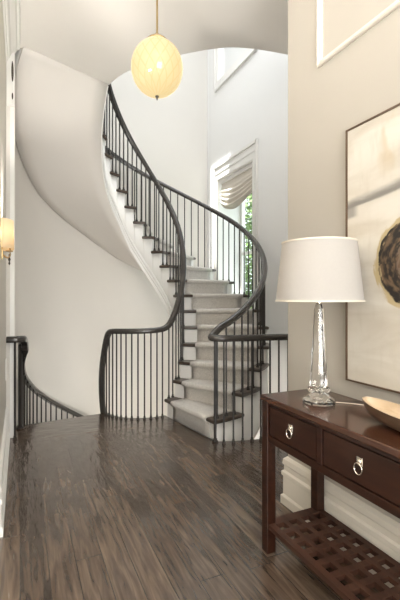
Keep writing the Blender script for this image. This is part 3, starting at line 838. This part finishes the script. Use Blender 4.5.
# ------------------------------------------------------------------ pendant
GX, GY, GC, GR = .905, 2.773, 2.978, .188
pd = thing('pendant_light', 'glowing etched glass globe pendant on a brass rod below the hall ceiling', 'pendant light', (GX, GY, GC-GR))
mb = MB(); mb.lathe([(GR*max(.02, sin(pi*k/28)), -GR*1.07*cos(pi*k/28)*1.0) for k in range(29) if True], (GX, GY, GC), 40); gl = mb.build('globe', M['globe'], pd, smooth=True, angle=70)
zt_ = GC+GR*1.07
mb = MB(); mb.lathe([(.074, -.008), (.080, -.010), (.081, .0), (.066, .016), (.035, .024), (.015, .030), (.015, .055), (.009, .06)], (GX, GY, zt_-.008), 24); mb.build('fitter_cap', M['brass'], pd, smooth=True)
mb = MB(); mb.lathe([(.0075, .04), (.0075, CEIL-zt_-.02)], (GX, GY, zt_), 10); mb.build('rod', M['brass'], pd, smooth=True)
mb = MB(); mb.lathe([(.012, -.025), (.05, -.022), (.06, -.008), (.06, -.0005)], (GX, GY, CEIL), 24); mb.build('ceiling_canopy', M['brass'], pd, smooth=True)
mb = MB(); mb.lathe([(.002, -.032), (.006, -.022), (.008, -.012), (.014, -.004), (.012, .004)], (GX, GY, GC-GR*1.07), 10); mb.build('finial', M['bronze'], pd, smooth=True)

# ------------------------------------------------------------------ wall sconce
SY, SZ = 3.12, 1.655
sn = thing('wall_sconce', 'brass wall sconce with half-round ivory shade on the left wall', 'wall light', (XL, SY, SZ))
mb = MB(); rows = []
for z, r in ((0., 1.), (.2, .93)):
    rows.append([(XL+.004+.078*r*sin(pi*k/20), SY-.12*r*cos(pi*k/20), SZ+z) for k in range(21)])
mb.quadgrid(rows); o = mb.build('shade', M['sconce_shade'], sn, smooth=True, angle=60); md = o.modifiers.new('thick', 'SOLIDIFY'); md.thickness = .003
MB().box((XL, SY-.03, SZ-.07), (XL+.012, SY+.03, SZ+.09)).build('back_plate', M['brass'], sn, bevel=.004)
mb = MB(); mb.tube(catmull([(XL+.01, SY, SZ-.04), (XL+.04, SY, SZ-.06), (XL+.055, SY, SZ-.03), (XL+.05, SY, SZ+.06)], 6), .006, 8)
mb.lathe([(.010, 0), (.024, .004), (.026, .010), (.012, .014)], (XL+.05, SY, SZ-.02), 12); mb.build('arm', M['brass'], sn, smooth=True)
mb = MB(); mb.lathe([(.002, -.075), (.007, -.065), (.004, -.05), (.009, -.035), (.004, -.02), (.006, 0)], (XL+.05, SY, SZ-.035), 10); mb.build('drop_finial', M['bronze'], sn, smooth=True)

# ------------------------------------------------------------------ light
def area(name, loc, rot, sx, sy, power, col=(1, 1, 1)):
    l = bpy.data.lights.new(name, 'AREA'); l.shape = 'RECTANGLE'; l.size = sx; l.size_y = sy; l.energy = power; l.color = col
    o = bpy.data.objects.new(name, l); COL.objects.link(o); o.location = loc; o.rotation_euler = rot; return o
def point(name, loc, power, col, r=.05):
    l = bpy.data.lights.new(name, 'POINT'); l.energy = power; l.color = col; l.shadow_soft_size = r
    o = bpy.data.objects.new(name, l); COL.objects.link(o); o.location = loc; return o
w = bpy.data.worlds.new('sky'); sc.world = w; w.use_nodes = True
bg = w.node_tree.nodes['Background']; bg.inputs[0].default_value = (.92, .96, 1., 1); bg.inputs[1].default_value = 2.4
# fill lamp added behind the camera, then sky portals at the stair windows
area('front_fill', (0, -3.58, 1.8), (R(114), 0, 0), 2.3, 2.7, 260, (1, .98, .96))
area('daylight_stair_window', (XW+T-.11, (WY0+WY1)/2, 2.1), (0, R(90), 0), 2.4, .95, 30, (.9, .95, 1)).data.cycles.is_portal = True
area('daylight_upper_window', (XW+T-.11, (WY0+WY1)/2, 5.6), (0, R(90), 0), 1.4, .95, 30, (.9, .95, 1)).data.cycles.is_portal = True
# area lamps without fixtures, added to brighten the hall and the rotunda
area('hall_ceiling_fill', (.75, .9, CEIL-.01), (0, 0, 0), 1.0, 1.6, 8, (1, .93, .83))
area('rotunda_fill', (1.9, 4.0, TOP-.02), (0, 0, 0), 2., 2.6, 76, (.95, .975, 1))
point('lower_stair_fill', (1.40, 4.5, -1.1), 42, (1, .95, .88), .15)  # unseen lamp added below the landing to lift the lower stair walls
point('table_lamp_bulb', (LX, LY, TZ+.64), .7, (1, .8, .58), .035)
point('sconce_bulb', (XL+.045, SY, SZ+.1), .8, (1, .72, .42), .02)
def spot(name, loc, direction, power, col, ang, r=.06):
    l = bpy.data.lights.new(name, 'SPOT'); l.energy = power; l.color = col; l.spot_size = R(ang); l.spot_blend = .6; l.shadow_soft_size = r
    o = bpy.data.objects.new(name, l); COL.objects.link(o); o.location = loc; o.rotation_euler = Vector(direction).to_track_quat('-Z', 'Y').to_euler(); return o
spot('ceiling_fill_spot', (XL+.05, SY, SZ+.19), (.0, .35, 1), 50, (1, .94, .87), 80)  # extra spot added at the sconce mouth to brighten the hall ceiling
# unseen upward fill added left of the frame to brighten the ceiling
o = area('foyer_fill', (-.8, 1.5, 1.9), (R(180), 0, 0), .4, .4, 70, (1, .955, .90))
s = bpy.data.lights.new('sun', 'SUN'); s.energy = 14; s.angle = R(.6); s.color = (1, .97, .92)
so = bpy.data.objects.new('sun', s); COL.objects.link(so)
so.rotation_euler = Vector((.27, .02, -.963)).to_track_quat('-Z', 'Y').to_euler()

vs_ = sc.view_settings
vs_.view_transform = 'Standard'; vs_.look = 'None'; vs_.gamma = 1; vs_.exposure = .32; vs_.use_curve_mapping = False
